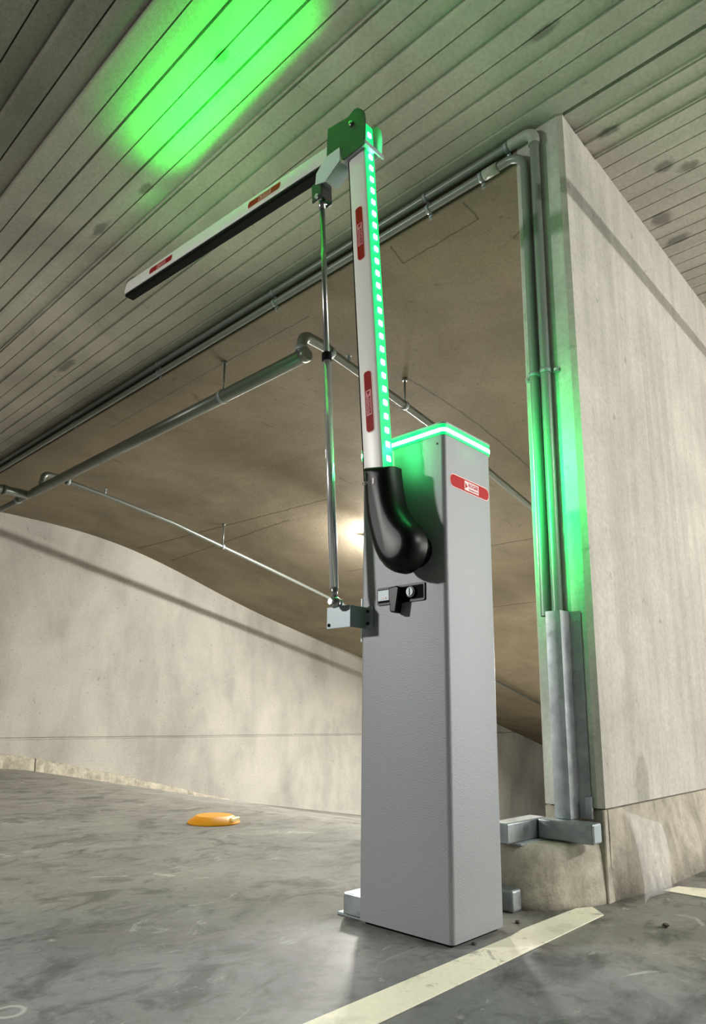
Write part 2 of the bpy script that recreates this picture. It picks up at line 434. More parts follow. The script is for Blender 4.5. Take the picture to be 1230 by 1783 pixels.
# battered foot of that wall
m = MB(); m.hull8((XA+.006, YR+.003, -.02), (9, YL, zj-.004), 'foot', .003, 1)
b = bmesh.new(); n = 70; rows = []
wv = lambda x, k: .5*math.sin(x*19+k)+.3*math.sin(x*43+2*k)+.2*math.sin(x*91+3*k)
for j in range(n+1):
    x = 1.785 + 4.0*(j/n)**1.6
    yb = float(np.interp(x, [1.785, 1.83, 1.93, 2.02, 2.12, 6], [.7865, .780, .764, .750, .743, .743]))
    rows.append([b.verts.new(v) for v in ((x, YR+.02, zj-.003), (x, YR+.0015, zj-.005), (x, min(YR+.0015, YR+(yb-YR)*.12+.003*wv(x, 1)), .172+.006*wv(x, 2)), (x, YR+(yb-YR)*.55+.004*wv(x, 3), .085+.008*wv(x, 4)), (x, yb+.002*wv(x, 5), -.02), (x, YR+.02, -.02))])
for r0, r1 in zip(rows, rows[1:]):
    for i in range(5):
        f = b.faces.new((r0[i], r1[i], r1[i+1], r0[i+1])); f.smooth = i in (2, 3)
b.faces.new(rows[0][::-1]); b.faces.new(rows[-1])
m.merge(b, 'foot'); struct(m.build('wall_foot'), 'battered concrete foot below the joint of the right wall', 'wall')
# rounded kerb nose in front of the wall end
pts = []
cx_, cy_ = 1.70, 1.02
nose = [(1.555, 1.30), (1.550, 1.10), (1.549, .98), (1.551, .935), (1.562, .895), (1.590, .862), (1.635, .834), (1.70, .809), (1.745, .793), (1.80, .787), (1.86, .80), (1.9, 1.30)]
lay = [(-.02, 0.0), (.02, .002), (.11, .005), (.134, .009), (.142, .016), (.1445, .032)]
b = bmesh.new(); rows = []
for z, ins in lay:
    row = []
    for (x, y) in nose:
        c = Vector((1.80, 1.10)); d = (c-Vector((x, y))).normalized()*ins
        j = .002 if 0 < z < .14 else 0
        row.append(b.verts.new((x+d.x+random.uniform(-j, j), y+d.y+random.uniform(-j, j), z+random.uniform(-j, j))))
    rows.append(row)
for r0, r1 in zip(rows, rows[1:]):
    for i in range(len(nose)):
        k2 = (i+1) % len(nose); f = b.faces.new((r0[i], r0[k2], r1[k2], r1[i])); f.smooth = True
b.faces.new(rows[-1]); b.faces.new(rows[0][::-1])
m = MB(); m.merge(b, 'kerb')
struct(m.build('kerb'), 'rounded concrete kerb nose in front of the wall end', 'kerb')

# ------------------------------------------------------------------ floor markings
m = MB(); m.prism([(.2, .735), (1.655, .752), (1.70, .80), (1.66, .822), (1.42, .828), (1.36, .820), (.2, .815)], .0002, .0022, axis=2, m='paint')
tag(recenter(m.build('painted_line')), 'long worn white painted line along the front of the barrier cabinet', 'floor marking')
m = MB(); m.prism([(1.995, .74), (2.075, .728), (2.10, .66), (2.12, -.8), (2.02, -.8), (1.997, .63)], .0002, .0022, axis=2, m='paint')
tag(recenter(m.build('painted_line')), 'short white painted line at the right edge, starting at the wall foot', 'floor marking')

# ------------------------------------------------------------------ parking barrier
X0, X1, Y0, Y1 = 1.200, 1.391, .8536, 1.105
BR = thing('parking_barrier', 'grey parking barrier with raised folding arm and green glowing lights', 'barrier', ((X0+X1)/2, (Y0+Y1)/2, 0))
def part(m, name, mat=None): return m.build(name, mat, BR, BR)
def sub(m, name, par, mat=None):
    o = m.build(name, mat, par, BR); return o

def rrect(x0, x1, y0, y1, r, n=6):
    out = []
    for (cx, cy, a0) in ((x1-r, y1-r, 0), (x0+r, y1-r, 90), (x0+r, y0+r, 180), (x1-r, y0+r, 270)):
        for k in range(n+1):
            a = math.radians(a0+90*k/n); out.append((cx+r*math.cos(a), cy+r*math.sin(a)))
    return out
def stack(m, layers, mat, smooth=True, axis=2):
    """loft through closed outlines at heights"""
    b = bmesh.new(); rows = [[b.verts.new((x, y, z)) for x, y in pts] for z, pts in layers]; n = len(rows[0])
    for r0, r1 in zip(rows, rows[1:]):
        for j in range(n):
            f = b.faces.new((r0[j], r0[(j+1) % n], r1[(j+1) % n], r1[j])); f.smooth = smooth
    b.faces.new(rows[0][::-1]); b.faces.new(rows[-1]); m.merge(b, mat)
def smooth_sharp(o, ang=35):
    """flat faces stay flat, bends are shaded round"""
    me = o.data
    for f in me.polygons: f.use_smooth = True
    b = bmesh.new(); b.from_mesh(me)
    for e in b.edges:
        if len(e.link_faces) == 2: e.smooth = e.calc_face_angle(0) < math.radians(ang)
    b.to_mesh(me); b.free()

# cabinet body (sheet steel, rounded corners, shadow gap at the floor)
m = MB(); R_ = .011
stack(m, [(.008, rrect(X0, X1, Y0, Y1, R_)), (1.0715, rrect(X0, X1, Y0, Y1, R_))], 'cab')
m.hull8((X0+.012, Y0+.012, 0), (X1-.012, Y1-.012, .0085), 'rubber')
m.tube([(X0-.0006, .873, 1.052), (X0+.002, .873, 1.052)], .0028, 'black', n=10)
o = part(m, 'cabinet'); smooth_sharp(o)
# light band and lid
m = MB(); e = .0025
stack(m, [(1.0715, rrect(X0-e, X1+e, Y0-e, Y1+.007, R_+e)), (1.0985, rrect(X0-e, X1+e, Y0-e, Y1+.007, R_+e))], 'band')
band = part(m, 'light_band'); smooth_sharp(band)
m = MB(); e2 = .0036
stack(m, [(1.0785, rrect(X0-e2, X1+e2, Y0-e2, Y1+.008, R_+e2)), (1.0865, rrect(X0-e2, X1+e2, Y0-e2, Y1+.008, R_+e2))], 'core')
smooth_sharp(sub(m, 'light_line', band))
m = MB(); e3 = .0042
stack(m, [(1.0965, rrect(X0-e3, X1+e3, Y0-e3, Y1+e3, R_+e3)), (1.1005, rrect(X0-e3, X1+e3, Y0-e3, Y1+e3, R_+e3)), (1.1035, rrect(X0+.004, X1-.004, Y0+.004, Y1-.004, R_))], 'cab')
smooth_sharp(part(m, 'lid'))

# reflective stickers with the white mark and lettering
def stadium(L, H, big, small, n=8):
    """long rounded bar; opposite corners more generous when big != small"""
    out = []
    for (sx, sy, a0, r) in ((1, 1, 0, small), (-1, 1, 90, big), (-1, -1, 180, small), (1, -1, 270, big)):
        for k in range(n+1):
            a = math.radians(a0+90*k/n); out.append((sx*(L/2-r)+r*math.cos(a), sy*(H/2-r)+r*math.sin(a)))
    return out
def sticker(name, parent, c, u, v, L, H, red, logo, big, small, mark='white', txt='red', lab=None):
    F = frame(c, u, v); m = MB()
    def flat(pts, z0, z1, mat):
        b = bmesh.new(); A = [b.verts.new((x, y, z0)) for x, y in pts]; B = [b.verts.new((x, y, z1)) for x, y in pts]
        b.faces.new(A[::-1]); b.faces.new(B)
        for j in range(len(pts)): b.faces.new((A[j], A[(j+1) % len(pts)], B[(j+1) % len(pts)], B[j]))
        m.merge(b, mat, F)
    q = .0022
    flat(stadium(L+2*q, H+2*q, big+q, small+q), 0, .0004, 'rim')
    flat(stadium(L, H, big, small), .0003, .0007, red)
    lw, lh, lx = logo
    flat([(lx-lw/2, -lh/2), (lx+lw/2, -lh/2), (lx+lw/2, lh/2), (lx-lw/2, lh/2)], .0006, .0010, mark)
    tx = lx-lw/2
    flat([(tx+lw*.05, lh*.34), (tx+lw*.05, -lh*.30), (tx+lw*.20, -lh*.06)], .0009, .0013, txt)
    for body, size, y, x in (('ROGER', lh*.58, lh*.14, lx+lw*.11), ('TECHNOLOGY', lh*.24, -lh*.30, lx+lw*.11)):
        b = text_bm(body, size, size*.02)
        xs = [q_.co.x for q_ in b.verts]; w_ = max(xs)-min(xs); k_ = lw*.70/w_
        X = F @ Matrix.Translation((x, y, .0013)) @ Matrix.Diagonal((k_, 1, 1, 1))
        m.merge(b, txt, X)
    o = m.build(name, None, parent, BR)
    if lab: o['label'] = lab
    return o
sticker('reflective_sticker', BR, (1.299, Y0-.0002, .968), (1, 0, -.005), (0, 0, 1), .158, .0285, 'red', (.058, .0225, .006), .0135, .0135, lab='bright red sticker with white logo')

# lock panel with folding lever
m = MB(); m.prism(rrect(.9112, 1.0505, .6955, .7365, .004, 3), X0-.0035, X0+.001, axis=0, m='black')
m.prism(rrect(.9145, 1.047, .7005, .7315, .002, 2), X0-.0042, X0-.002, axis=0, m='rubber')
lock = part(m, 'lock_panel')
m = MB(); m.hull8((X0-.0065, .996, .7045), (X0-.002, 1.046, .730), 'zinc', .001)
m.hull8((X0-.0072, 1.004, .7075), (X0-.006, 1.016, .7115), 'white'); m.hull8((X0-.0072, 1.020, .7085), (X0-.006, 1.034, .7125), 'white')
sub(m, 'cover_flap', lock)
m = MB(); m.tube([(X0-.010, .947, .7165), (X0, .947, .7165)], .0125, 'black', 24)
m.tube([(X0-.0125, .947, .7165), (X0-.002, .947, .7165)], .0095, 'zinc', 24)
m.hull8((X0-.0135, .9458, .7085), (X0-.012, .9482, .7245), 'black')
sub(m, 'lock_cylinder', lock)
m = MB(); m.prism([(.997, .7285), (.974, .7315), (.9655, .728), (.968, .712), (.9735, .683), (.9755, .670), (.990, .672), (.9935, .676), (.993, .690), (.9965, .7025)], X0-.027, X0-.006, axis=0, m='black', bev=.003, seg=2)
sub(m, 'lever', lock)

# arm frame: leans 4 degrees towards the far side
ax = Vector((0, .0735, 1)).normalized(); ay = Vector((0, 1, -.0735)).normalized()
A0 = Vector((1.14, .998, 1.0))                          # centre of the arm section at z = 1.0
def ap(s, y=0, x=0): return A0 + ax*s + ay*y + Vector((x, 0, 0))
AF = Matrix((Vector((1, 0, 0)), ay, ax)).transposed().to_4x4(); AF.translation = A0
XF, XB = -.020, .019                                    # front and back of the section
HW = .030
# elbow cover
out = [(1.0255, 1.012), (1.0268, .985), (1.0262, .955), (1.0238, .920), (1.0188, .885), (1.0125, .858), (1.0035, .828), (.9925, .800), (.980, .7785), (.9655, .763), (.950, .7535), (.934, .7495), (.918, .7505), (.902, .757), (.8885, .768), (.8785, .783), (.8735, .801), (.8745, .820), (.8805, .836), (.8905, .850), (.904, .863), (.917, .880), (.927, .898), (.934, .918), (.9395, .945), (.943, .970), (.9462, .998)]
def inset(pts, d):
    n = len(pts); r = []
    for i in range(n):
        p0, p1, p2 = Vector(pts[i-1]), Vector(pts[i]), Vector(pts[(i+1) % n])
        a = (p1-p0).normalized(); b = (p2-p1).normalized()
        nn = Vector((a.y, -a.x))*1 + Vector((b.y, -b.x)); nn.normalize()
        r.append((p1.x+nn.x*d, p1.y+nn.y*d))
    return r
def area(pts): return sum(a[0]*b[1]-b[0]*a[1] for a, b in zip(pts, pts[1:]+pts[:1]))
sg = -1 if area(out) > 0 else 1
m = MB(); b = bmesh.new(); rows = []
for x, d in ((1.160, 0), (1.140, 0), (1.128, .002), (1.118, .006), (1.110, .0125), (1.105, .021), (1.1035, .029)):
    rows.append([b.verts.new((x, y, z)) for y, z in inset(out, d*sg)])
n = len(out)
for r0, r1 in zip(rows, rows[1:]):
    for j in range(n):
        f = b.faces.new((r0[j], r0[(j+1) % n], r1[(j+1) % n], r1[j])); f.smooth = True
f = b.faces.new(rows[-1]); f.smooth = True; b.faces.new(rows[0][::-1])
bmesh.ops.recalc_face_normals(b, faces=b.faces[:]); m.merge(b, 'black')
elbow = part(m, 'elbow_cover'); smooth_sharp(elbow, 50)
m = MB(); m.tube([(1.16, .930, .808), (X0, .930, .808)], .034, 'black', 32); m.tube([(1.185, .930, .808), (X0+.001, .930, .808)], .038, 'black', 32)
part(m, 'pivot_hub')
m = MB()
b = text_bm('ROGER', .011, .0002); m.merge(b, 'darkgrey' if 'darkgrey' in MAT else 'steel_dark', frame((1.1028, .9985, .962), (0, -1, 0), (0, 0, 1)))
m.hull8((1.1022, .979, .955), (1.1032, .9845, .969), 'white')
sub(m, 'lettering', elbow)

# lower arm
m = MB(); m.hull8((XF, -HW+.003, -.10), (XB, HW, .972), 'alu', .006, 3, AF)
larm = part(m, 'lower_arm'); smooth_sharp(larm, 40)
m = MB(); m.hull8((XF+.006, HW-.001, -.02), (XB-.006, HW+.007, .955), 'rubber', .003, 2, AF); sub(m, 'rubber_edge', larm)
for s_ in (.173, .648):
    sticker('reflective_sticker', larm, ap(s_, .001, XF-.0002), -ax, -ay, .158, .0225, 'darkred', (.066, .0175, .004), .0105, .006, mark='pink', txt='darkred', lab='dark red sticker on the arm')
m = MB(); m.hull8((XF+.004, -HW+.001, -.002), (XB-.001, -HW+.0032, .985), 'led_strip', 0, 1, AF)
strip = part(m, 'led_strip')
me = None; k = 0
for j in range(28):
    s_ = .0225+.0358*j
    if s_ > .985: break
    if me is None:
        mm = MB(); mm.hull8((-.0065, -.0016, -.0068), (.0065, .0008, .0068), 'led', .0012, 2)
        led = mm.build('led', None, strip, None); me = led.data
    else:
        led = led.copy(); COL.objects.link(led); led.parent = strip
    Mx = AF @ Matrix.Translation((.0035, -HW+.0008, s_)); Mx.translation -= BR.location
    led.matrix_local = Mx

# folding joint at the head of the arm
pl = [(1.161, 2.029), (1.084, 2.015), (1.072, 2.020), (1.060, 2.0235), (1.050, 2.021), (1.040, 2.012), (1.030, 2.000), (1.024, 1.988), (1.0205, 1.965), (1.021, 1.892), (1.107, 1.888), (1.111, 1.930), (1.164, 1.938)]
m = MB(); m.prism(pl, 1.1065, 1.1100, axis=0, m='steel_dark', bev=.0008, seg=1); JP = part(m, 'joint_plate')
m = MB(); m.hexa((1.1065, 1.070, 1.982), (-1, 0, 0), .0075, .005, 'satin'); m.tube([(1.098, 1.070, 1.982), (1.176, 1.070, 1.982)], .0042, 'satin', 16)
sub(m, 'pivot_bolt', JP)
plb = [(1.15, 2.018), (1.084, 2.012), (1.060, 2.014), (1.040, 2.006), (1.026, 1.985), (1.022, 1.955), (1.024, 1.905), (1.10, 1.90)]
m = MB(); m.prism(plb, 1.176, 1.1795, axis=0, m='zinc', bev=.0008, seg=1); o = part(m, 'joint_plate')
m = MB(); m.hull8((1.1065, 1.0185, 1.889), (1.1795, 1.0225, 1.902), 'zinc', .001)       # strap across the front of the arm
part(m, 'strap')
# tab that leads from the joint to the push rod
m = MB()
m.prism([(1.111, 1.936), (1.109, 1.890), (1.160, 1.859), (1.2045, 1.873), (1.2015, 1.907), (1.164, 1.938)], 1.1045, 1.1080, axis=0, m='tab', bev=.0008, seg=1)
m.prism([(1.109, 1.890), (1.160, 1.859), (1.161, 1.8615), (1.110, 1.8925)], 1.1045, 1.150, axis=0, m='zinc')
m.prism([(1.022, 1.894), (1.109, 1.890), (1.109, 1.8935), (1.022, 1.8975)], 1.108, 1.150, axis=0, m='zinc')
m.hexa((1.108, 1.102, 1.8905), (0, -.1, -1), .006, .005, 'satin')
part(m, 'link_plate')
m = MB(); rax = Vector((0, .0692, 1)).normalized(); ray_ = Vector((0, 1, -.0692)).normalized()
RB, RT = Vector((1.128, 1.1225, .703)), Vector((1.128, 1.199, 1.824))
CF = Matrix((Vector((1, 0, 0)), ray_, rax)).transposed().to_4x4(); CF.translation = RT
m.hull8((-.021, -.019, 0), (-.016, .019, .058), 'steel_dark', .0015, 1, CF); m.hull8((.016, -.019, 0), (.021, .019, .058), 'steel_dark', .0015, 1, CF)
m.hull8((-.021, -.019, .050), (.021, -.015, .060), 'steel_dark', .001, 1, CF); m.hull8((-.016, -.0185, .004), (.016, -.015, .058), 'steel_dark', 0, 1, CF)
clev = part(m, 'clevis')
m = MB(); m.hexa(CF @ Vector((-.021, -.003, .008)), (-1, 0, 0), .0075, .005, 'chrome'); m.hexa(CF @ Vector((.021, -.003, .008)), (1, 0, 0), .0075, .005, 'chrome')
m.tube([CF @ Vector((-.024, -.003, .008)), CF @ Vector((.024, -.003, .008))], .004, 'chrome', 14); sub(m, 'clevis_bolt', clev)

# push rod (parallel link)
col_s = (1.348-.703)/rax.z
m = MB(); m.tube([RB+rax*.035, RB+rax*(col_s+.005)], .0105, 'chrome', 28)
m.tube([RB+rax*.012, RB+rax*.040], [.0065, .0100], 'satin', 20)
m.tube([RB+rax*(col_s-.005), RT+rax*.004], .0075, 'satin', 24); m.tube([RT-rax*.02, RT+rax*.014], .0095, 'satin', 18)
rod = part(m, 'push_rod')
m = MB(); m.tube([RB+rax*(col_s-.012), RB+rax*(col_s-.010), RB+rax*(col_s+.010), RB+rax*(col_s+.012)], [.0105, .0128, .0128, .0105], 'rubber', 28); sub(m, 'collar', rod)
m = MB(); m.lathe(RB-Vector((.009, 0, 0)), (1, 0, 0), [(0, .007), (.002, .0125), (.009, .0145), (.016, .0125), (.018, .007)], 'satin', 24); sub(m, 'rod_eye', rod)

# bracket on the cabinet
m = MB()
m.prism(rrect(1.0635, 1.0925, .6445, .6965, .005, 3), X0-.0045, X0, axis=0, m='zinc', bev=.0006, seg=1)       # flange on the cabinet
m.hull8((1.148, 1.0885, .6445), (X0-.001, 1.0925, .6965), 'zinc', .001)                                       # web
m.prism([(1.0885, .6445), (1.150, .6445), (1.166, .6445), (1.166, .660), (1.166, .6965), (1.0885, .6965)], 1.146, 1.150, axis=0, m='zinc', bev=.0008, seg=1)
brk = part(m, 'rod_bracket')
m = MB(); m.hexa(RB-Vector((.010, 0, 0)), (-1, 0, 0), .0082, .006, 'chrome'); m.tube([RB-Vector((.014, 0, 0)), RB+Vector((.026, 0, 0))], .0055, 'chrome', 18)
m.tube([RB+Vector((.010, 0, 0)), RB+Vector((.019, 0, 0))], .0098, 'zinc', 20); sub(m, 'rod_bolt', brk)
for z in (.656, .685):
    m = MB(); m.tube([(X0-.008, 1.078, z), (X0-.004, 1.078, z)], [.0035, .0045], 'steel_dark', 14); sub(m, 'screw', brk)
m = MB(); m.tube([(1.1445, 1.158, .653), (1.1465, 1.158, .653)], .0042, 'rubber', 14); sub(m, 'hole', brk)
m = MB(); m.hull8((X0+.004, Y1-.0005, .615), (X0+.03, Y1+.004, .720), 'tab', .001); part(m, 'backing_plate')

# upper arm
u0 = Vector((1.14, 1.06, 1.9535)); u1 = Vector((1.14, 2.300, 2.0590))
bx = (u1-u0).normalized(); bz = Vector((0, -bx.z, bx.y))
UF = Matrix((Vector((1, 0, 0)), bx, bz)).transposed().to_4x4(); UF.translation = u0; UL = (u1-u0).length
m = MB()
endp = [(0, -.020), (UL-.004, -.020), (UL, -.010), (UL-.002, .006), (UL-.012, .0225), (UL-.022, .027), (0, .027)]
b = bmesh.new(); A = [b.verts.new(UF @ Vector((XF, y, z))) for y, z in endp]; B = [b.verts.new(UF @ Vector((XB, y, z))) for y, z in endp]
b.faces.new(A[::-1]); b.faces.new(B)
for j in range(len(endp)): b.faces.new((A[j], A[(j+1) % len(endp)], B[(j+1) % len(endp)], B[j]))
bmesh.ops.recalc_face_normals(b, faces=b.faces[:]); bmesh.ops.bevel(b, geom=b.edges[:], offset=.003, segments=2, affect='EDGES', profile=.5)
m.merge(b, 'alu'); uarm = part(m, 'upper_arm'); smooth_sharp(uarm, 40)
m = MB(); m.hull8((XF+.001, .10, -.033), (XB-.001, UL-.006, -.0195), 'rubber', .005, 3, UF); sub(m, 'rubber_edge', uarm)
for y in (1.450, 2.0385):
    s_ = (y-u0.y)/bx.y
    sticker('reflective_sticker', uarm, UF @ Vector((XF-.0002, s_, .004)), -bx, bz, .153, .020, 'darkred', (.060, .0155, .004), .010, .005, mark='pink', txt='darkred', lab='dark red sticker on the arm')
m = MB(); m.hull8((XF+.010, .02, .0262), (XB-.010, UL-.045, .0288), 'led_up', 0, 1, UF); part(m, 'led_strip')

# base feet
m = MB(); m.hull8((1.215, 1.085, .006), (1.275, 1.165, .052), 'galv', .003); m.hull8((1.222, 1.085, 0), (1.290, 1.190, .006), 'zinc', .001)
part(m, 'base_foot')

# ------------------------------------------------------------------ square tube behind the cabinet
m = MB(); m.hull8((1.512, .905, 0), (1.555, 1.16, .050), 'galv', .006, 3)
tb = tag(recenter(m.build('steel_tube')), 'square galvanised steel tube lying on the floor behind the cabinet', 'steel tube')

# galvanised frame on the kerb
FRm = thing('steel_rail', 'low L-shaped rail of galvanised square tube lying on the concrete kerb', 'steel rail', (1.66, .88, .144))
m = MB(); m.hull8((1.668, .773, .147), (1.716, .9185, .195), 'galv', .004, 3); a_ = m.build('front_tube', None, FRm, FRm)
m = MB(); m.hull8((1.672, .7715, .151), (1.712, .7745, .191), 'zinc', .001); m.build('end_cap', None, a_, FRm)
m = MB(); m.hull8((1.525, .920, .147), (1.716, .968, .195), 'galv', .004, 3); m.build('side_tube', None, FRm, FRm)
m = MB(); m.hull8((1.56, .905, .1425), (1.72, .935, .1470), 'zinc', .001); m.build('base_strip', None, FRm, FRm)

# cable guard on the wall end
G = thing('cable_guard', 'tall galvanised sheet metal channel covering the conduits on the wall end', 'cable guard', (1.73, .86, .195))
m = MB(); th = .002; g0, g1 = .196, .727
hat = [(1.755, .905), (1.755, .892), (1.703, .888), (1.703, .845), (1.745, .840), (1.752, .812), (1.7545, .812), (1.748, .8425), (1.7055, .847), (1.7055, .8855), (1.757, .8895), (1.757, .905)]
m.prism(hat, g0, g1, axis=2, m='galv', bev=0); G1 = m.build('channel', None, G, G)
for z in (.700, .245):
    m = MB(); m.lathe((1.7515, .826, z), (-1, 0, 0), [(0, .0055), (.002, .0052), (.0036, .003), (.004, .0)], 'satin', 16); m.build('screw', None, G, G)
m = MB(); m.hull8((1.744, .808, .196), (1.7555, .826, .250), 'galv', .001); m.build('foot_tab', None, G, G)

# ------------------------------------------------------------------ conduits
rc = .0145; XC = XA-.004-rc
def clip(parent, rootobj, c, d, side, mat='zinc'):
    """saddle clip round a conduit at c running along d, its foot pointing along side"""
    c = Vector(c); d = Vector(d).normalized(); s = Vector(side).normalized(); m = MB()
    m.tube([c-d*.007, c+d*.007], rc+.0022, mat, 24)
    q = frame(c, d, s)
    w = Vector((1, 0, 0))
    lo = c + s*(rc) - d*.007; 
    b = bmesh.new(); bmesh.ops.create_cube(b, size=1)
    X = Matrix((d*.014, s*.022, w*.002)).transposed().to_4x4(); X.translation = c + s*(rc+.010) + Vector((rc-.002, 0, 0))
    m.merge(b, mat, X); m.tube([c+s*(rc+.012)+Vector((rc-.003, 0, 0)), c+s*(rc+.012)+Vector((rc-.009, 0, 0))], .0045, 'chrome', 8)
    return m.build('conduit_clip', None, parent, rootobj)
C1 = thing('conduit', 'upper grey conduit under the ceiling, turning down the wall end at its corner elbow', 'conduit', (XC, .868, .727))
zt, zl = 2.286, 2.232
m = MB(); m.tube([(XC, W, zt-.006), (XC, .93, zt)], rc, 'conduit', 20, cap=False); m.build('pipe', None, C1, C1)
m = MB(); m.tube([(XC, .868, 2.235), (XC, .870, .72)], rc, 'conduit', 20, cap=False); m.build('pipe', None, C1, C1)
pth = [(XC, .955, zt), (XC, .945, zt)] + bend((XC, .96, zt), (XC, .868, zt), (XC, .868, 2.2), .034) + [(XC, .868, 2.243), (XC, .868, 2.234)]
m = MB(); m.tube(pth, rc+.0035, 'fitting', 22); m.build('elbow', None, C1, C1)
C2 = thing('conduit', 'lower grey conduit along the beam, bending smoothly down beside the other on the wall end', 'conduit', (XC, .905, .727))
pth = [(XC, W, zl-.006), (XC, 1.02, zl)] + bend((XC, 1.02, zl), (XC, .905, zl), (XC, .905, 2.0), .062, 12) + [(XC, .906, .72)]
m = MB(); m.tube(pth, rc-.001, 'conduit', 20, cap=False); m.build('pipe', None, C2, C2)
m = MB(); m.tube([(XC, 1.055, zl), (XC, 1.000, zl)], rc+.003, 'fitting', 22); m.build('coupling', None, C2, C2)
for y in (1.30, 2.15, 3.1, 4.1): clip(C1, C1, (XC, y, zt), (0, 1, 0), (0, 0, -1)); clip(C2, C2, (XC, y-.012, zl), (0, 1, 0), (0, 0, -1))
clip(C1, C1, (XC, .955+.01, zt), (0, 1, 0), (0, 0, -1)); clip(C2, C2, (XC, 1.066, zl), (0, 1, 0), (0, 0, -1))
clip(C1, C1, (XC, .869, 1.445), (0, 0, 1), (0, -1, 0)); clip(C2, C2, (XC, .9055, 1.445), (0, 0, 1), (0, 1, 0))

# ------------------------------------------------------------------ sprinkler pipework under the soffit
P = thing('sprinkler_pipe', 'galvanised sprinkler pipework hanging below the sloping soffit', 'pipe', (2.0, 3.5, 2.1))
def pb(m, name, par=None): return m.build(name, None, par or P, P)
zm = 2.021; rm = .032; XM = 1.885
m = MB(); m.tube([(XM, 2.085, zm), (XM, 4.98, zm-.002)], rm, 'pipe', 28); mp_ = pb(m, 'main_pipe')
m = MB(); m.tube([(XM, 2.072, zm), (XM, 2.078, zm), (XM, 2.100, zm)], [rm-.004, rm+.002, rm+.002], 'pipe', 28); m.build('end_cap', None, mp_, P)
m = MB(); m.tube([(XM, 4.97, zm-.002), (XM, W, zm-.006)], .020, 'pipe', 22); pb(m, 'thin_pipe')
m = MB(); m.tube([(XM, 4.96, zm), (XM, 5.22, zm)], .026, 'pipe', 22); m.tube([(XM, 5.27, zm), (XM, 5.295, zm)], .029, 'zinc', 22); pb(m, 'coupling')
m = MB(); m.tube([(XM, 5.10, zm), (1.3, 5.10, zm)], .030, 'pipe', 24); m.tube([(XM-.15, 5.10, zm), (XM-.18, 5.10, zm)], .036, 'pipe', 24); pb(m, 'side_pipe')
pz = lambda x: float(np.interp(x, [1.95, 2.10, 2.45, 2.96, 3.46, 4.03, 4.70, 5.03, 8.0, 9.1, 12], [2.128, 2.115, 2.072, 1.998, 1.894, 1.776, 1.633, 1.560, .90, .64, -.05]))
def branch(y, r):
    xs = [2.05, 2.10, 2.45, 2.96, 3.46, 4.03, 4.70, 5.03, 6.5, 8, 9.1, 10.2, 11.2]
    m = MB(); m.tube([(x, y, pz(x)) for x in xs], r, 'pipe', 18); pb(m, 'branch_pipe')
    top = 2.132
    e = [(XM, y, zm+.01), (XM, y, zm+.03)] + bend((XM, y, zm), (XM, y, top), (2.06, y, top), .042, 10) + bend((1.97, y, top), (2.03, y, top), (2.14, y, pz(2.14)), .05, 4) + [(2.075, y, pz(2.075))]
    m = MB(); m.tube(e, r+.0045, 'pipe', 20); m.tube([(XM, y, zm+.026), (XM, y, zm+.046)], r+.010, 'zinc', 22); m.tube([(2.055, y, pz(2.055)), (2.08, y, pz(2.08))], r+.008, 'zinc', 22); pb(m, 'elbow')
branch(4.86, .0165); branch(2.112, .0195)
def hanger(x, y, zp, r):
    m = MB(); m.tube([(x, y, sz(x)+.01), (x, y, zp)], .0055, 'pipe', 8); m.tube([(x, y, sz(x)-.014), (x, y, sz(x)+.002)], .014, 'pipe', 10)
    return pb(m, 'hanger_rod')
h = hanger(XM, 2.70, zm, rm); m = MB(); m.tube([(XM, 2.688, zm), (XM, 2.712, zm)], rm+.004, 'zinc', 26); m.build('pipe_clamp', None, h, P)
for x, y, r in ((3.48, 4.86, .0165), (6.4, 4.86, .0165), (2.62, 2.112, .0195), (5.2, 2.112, .0195), (4.16, 2.112, .0195)):
    zp = pz(x)
    h = hanger(x, y, zp, r); m = MB(); m.tube([(x-.012, y, zp), (x+.012, y, zp)], r+.004, 'zinc', 18); m.build('pipe_clamp', None, h, P)
for x, y in ((2.19, 2.112), (2.36, 4.86)):
    zp = pz(x); m = MB(); m.tube([(x, y, zp), (x, y, zp+.05)], [.010, .007], 'zinc', 12); m.lathe((x, y, zp+.045), (0, 0, 1), [(0, .004), (.004, .014), (.006, .014), (.007, .002)], 'zinc', 14); pb(m, 'sprinkler_head')
# pipe along the aisle ceiling, right of the picture; it throws the soft band on the wall
m = MB(); m.tube([(1.4, .25, 2.09), (8, .25, 2.09)], .024, 'pipe', 18)
for x in (1.55, 3.4, 5.2, 7.0): m.tube([(x, .25, 2.09), (x, .25, HC+.01)], .005, 'pipe', 8); m.tube([(x-.012, .25, 2.09), (x+.012, .25, 2.09)], .028, 'zinc', 18)
struct(m.build('trim_4'), 'pipe hung under the aisle ceiling beyond the right edge', 'pipe')

# ------------------------------------------------------------------ lamp on the soffit, mostly behind the cabinet
lx, ly = 4.10, 3.655; lz = sz(lx)
LP = thing('bulkhead_lamp', 'lit bulkhead lamp on the soffit, peeking out behind the cabinet', 'lamp', (lx, ly, lz))
sl = math.atan2(sz(lx+.2)-sz(lx-.2), .4); LF = Matrix.Translation((lx, ly, lz)) @ Matrix.Rotation(-sl, 4, 'Y')
m = MB(); m.hull8((.0, -.088, -.014), (.33, -.062, -.006), 'steel_dark', .006, 2, LF); m.hull8((-.01, -.07, -.014), (.03, .110, -.006), 'steel_dark', .003, 2, LF); m.build('lamp_body', None, LP, LP)
m = MB(); m.tube([LF @ Vector((-.01, -.075, -.050)), LF @ Vector((.34, -.075, -.050))], .012, 'tube', 16); m.build('lamp_tube', None, LP, LP)

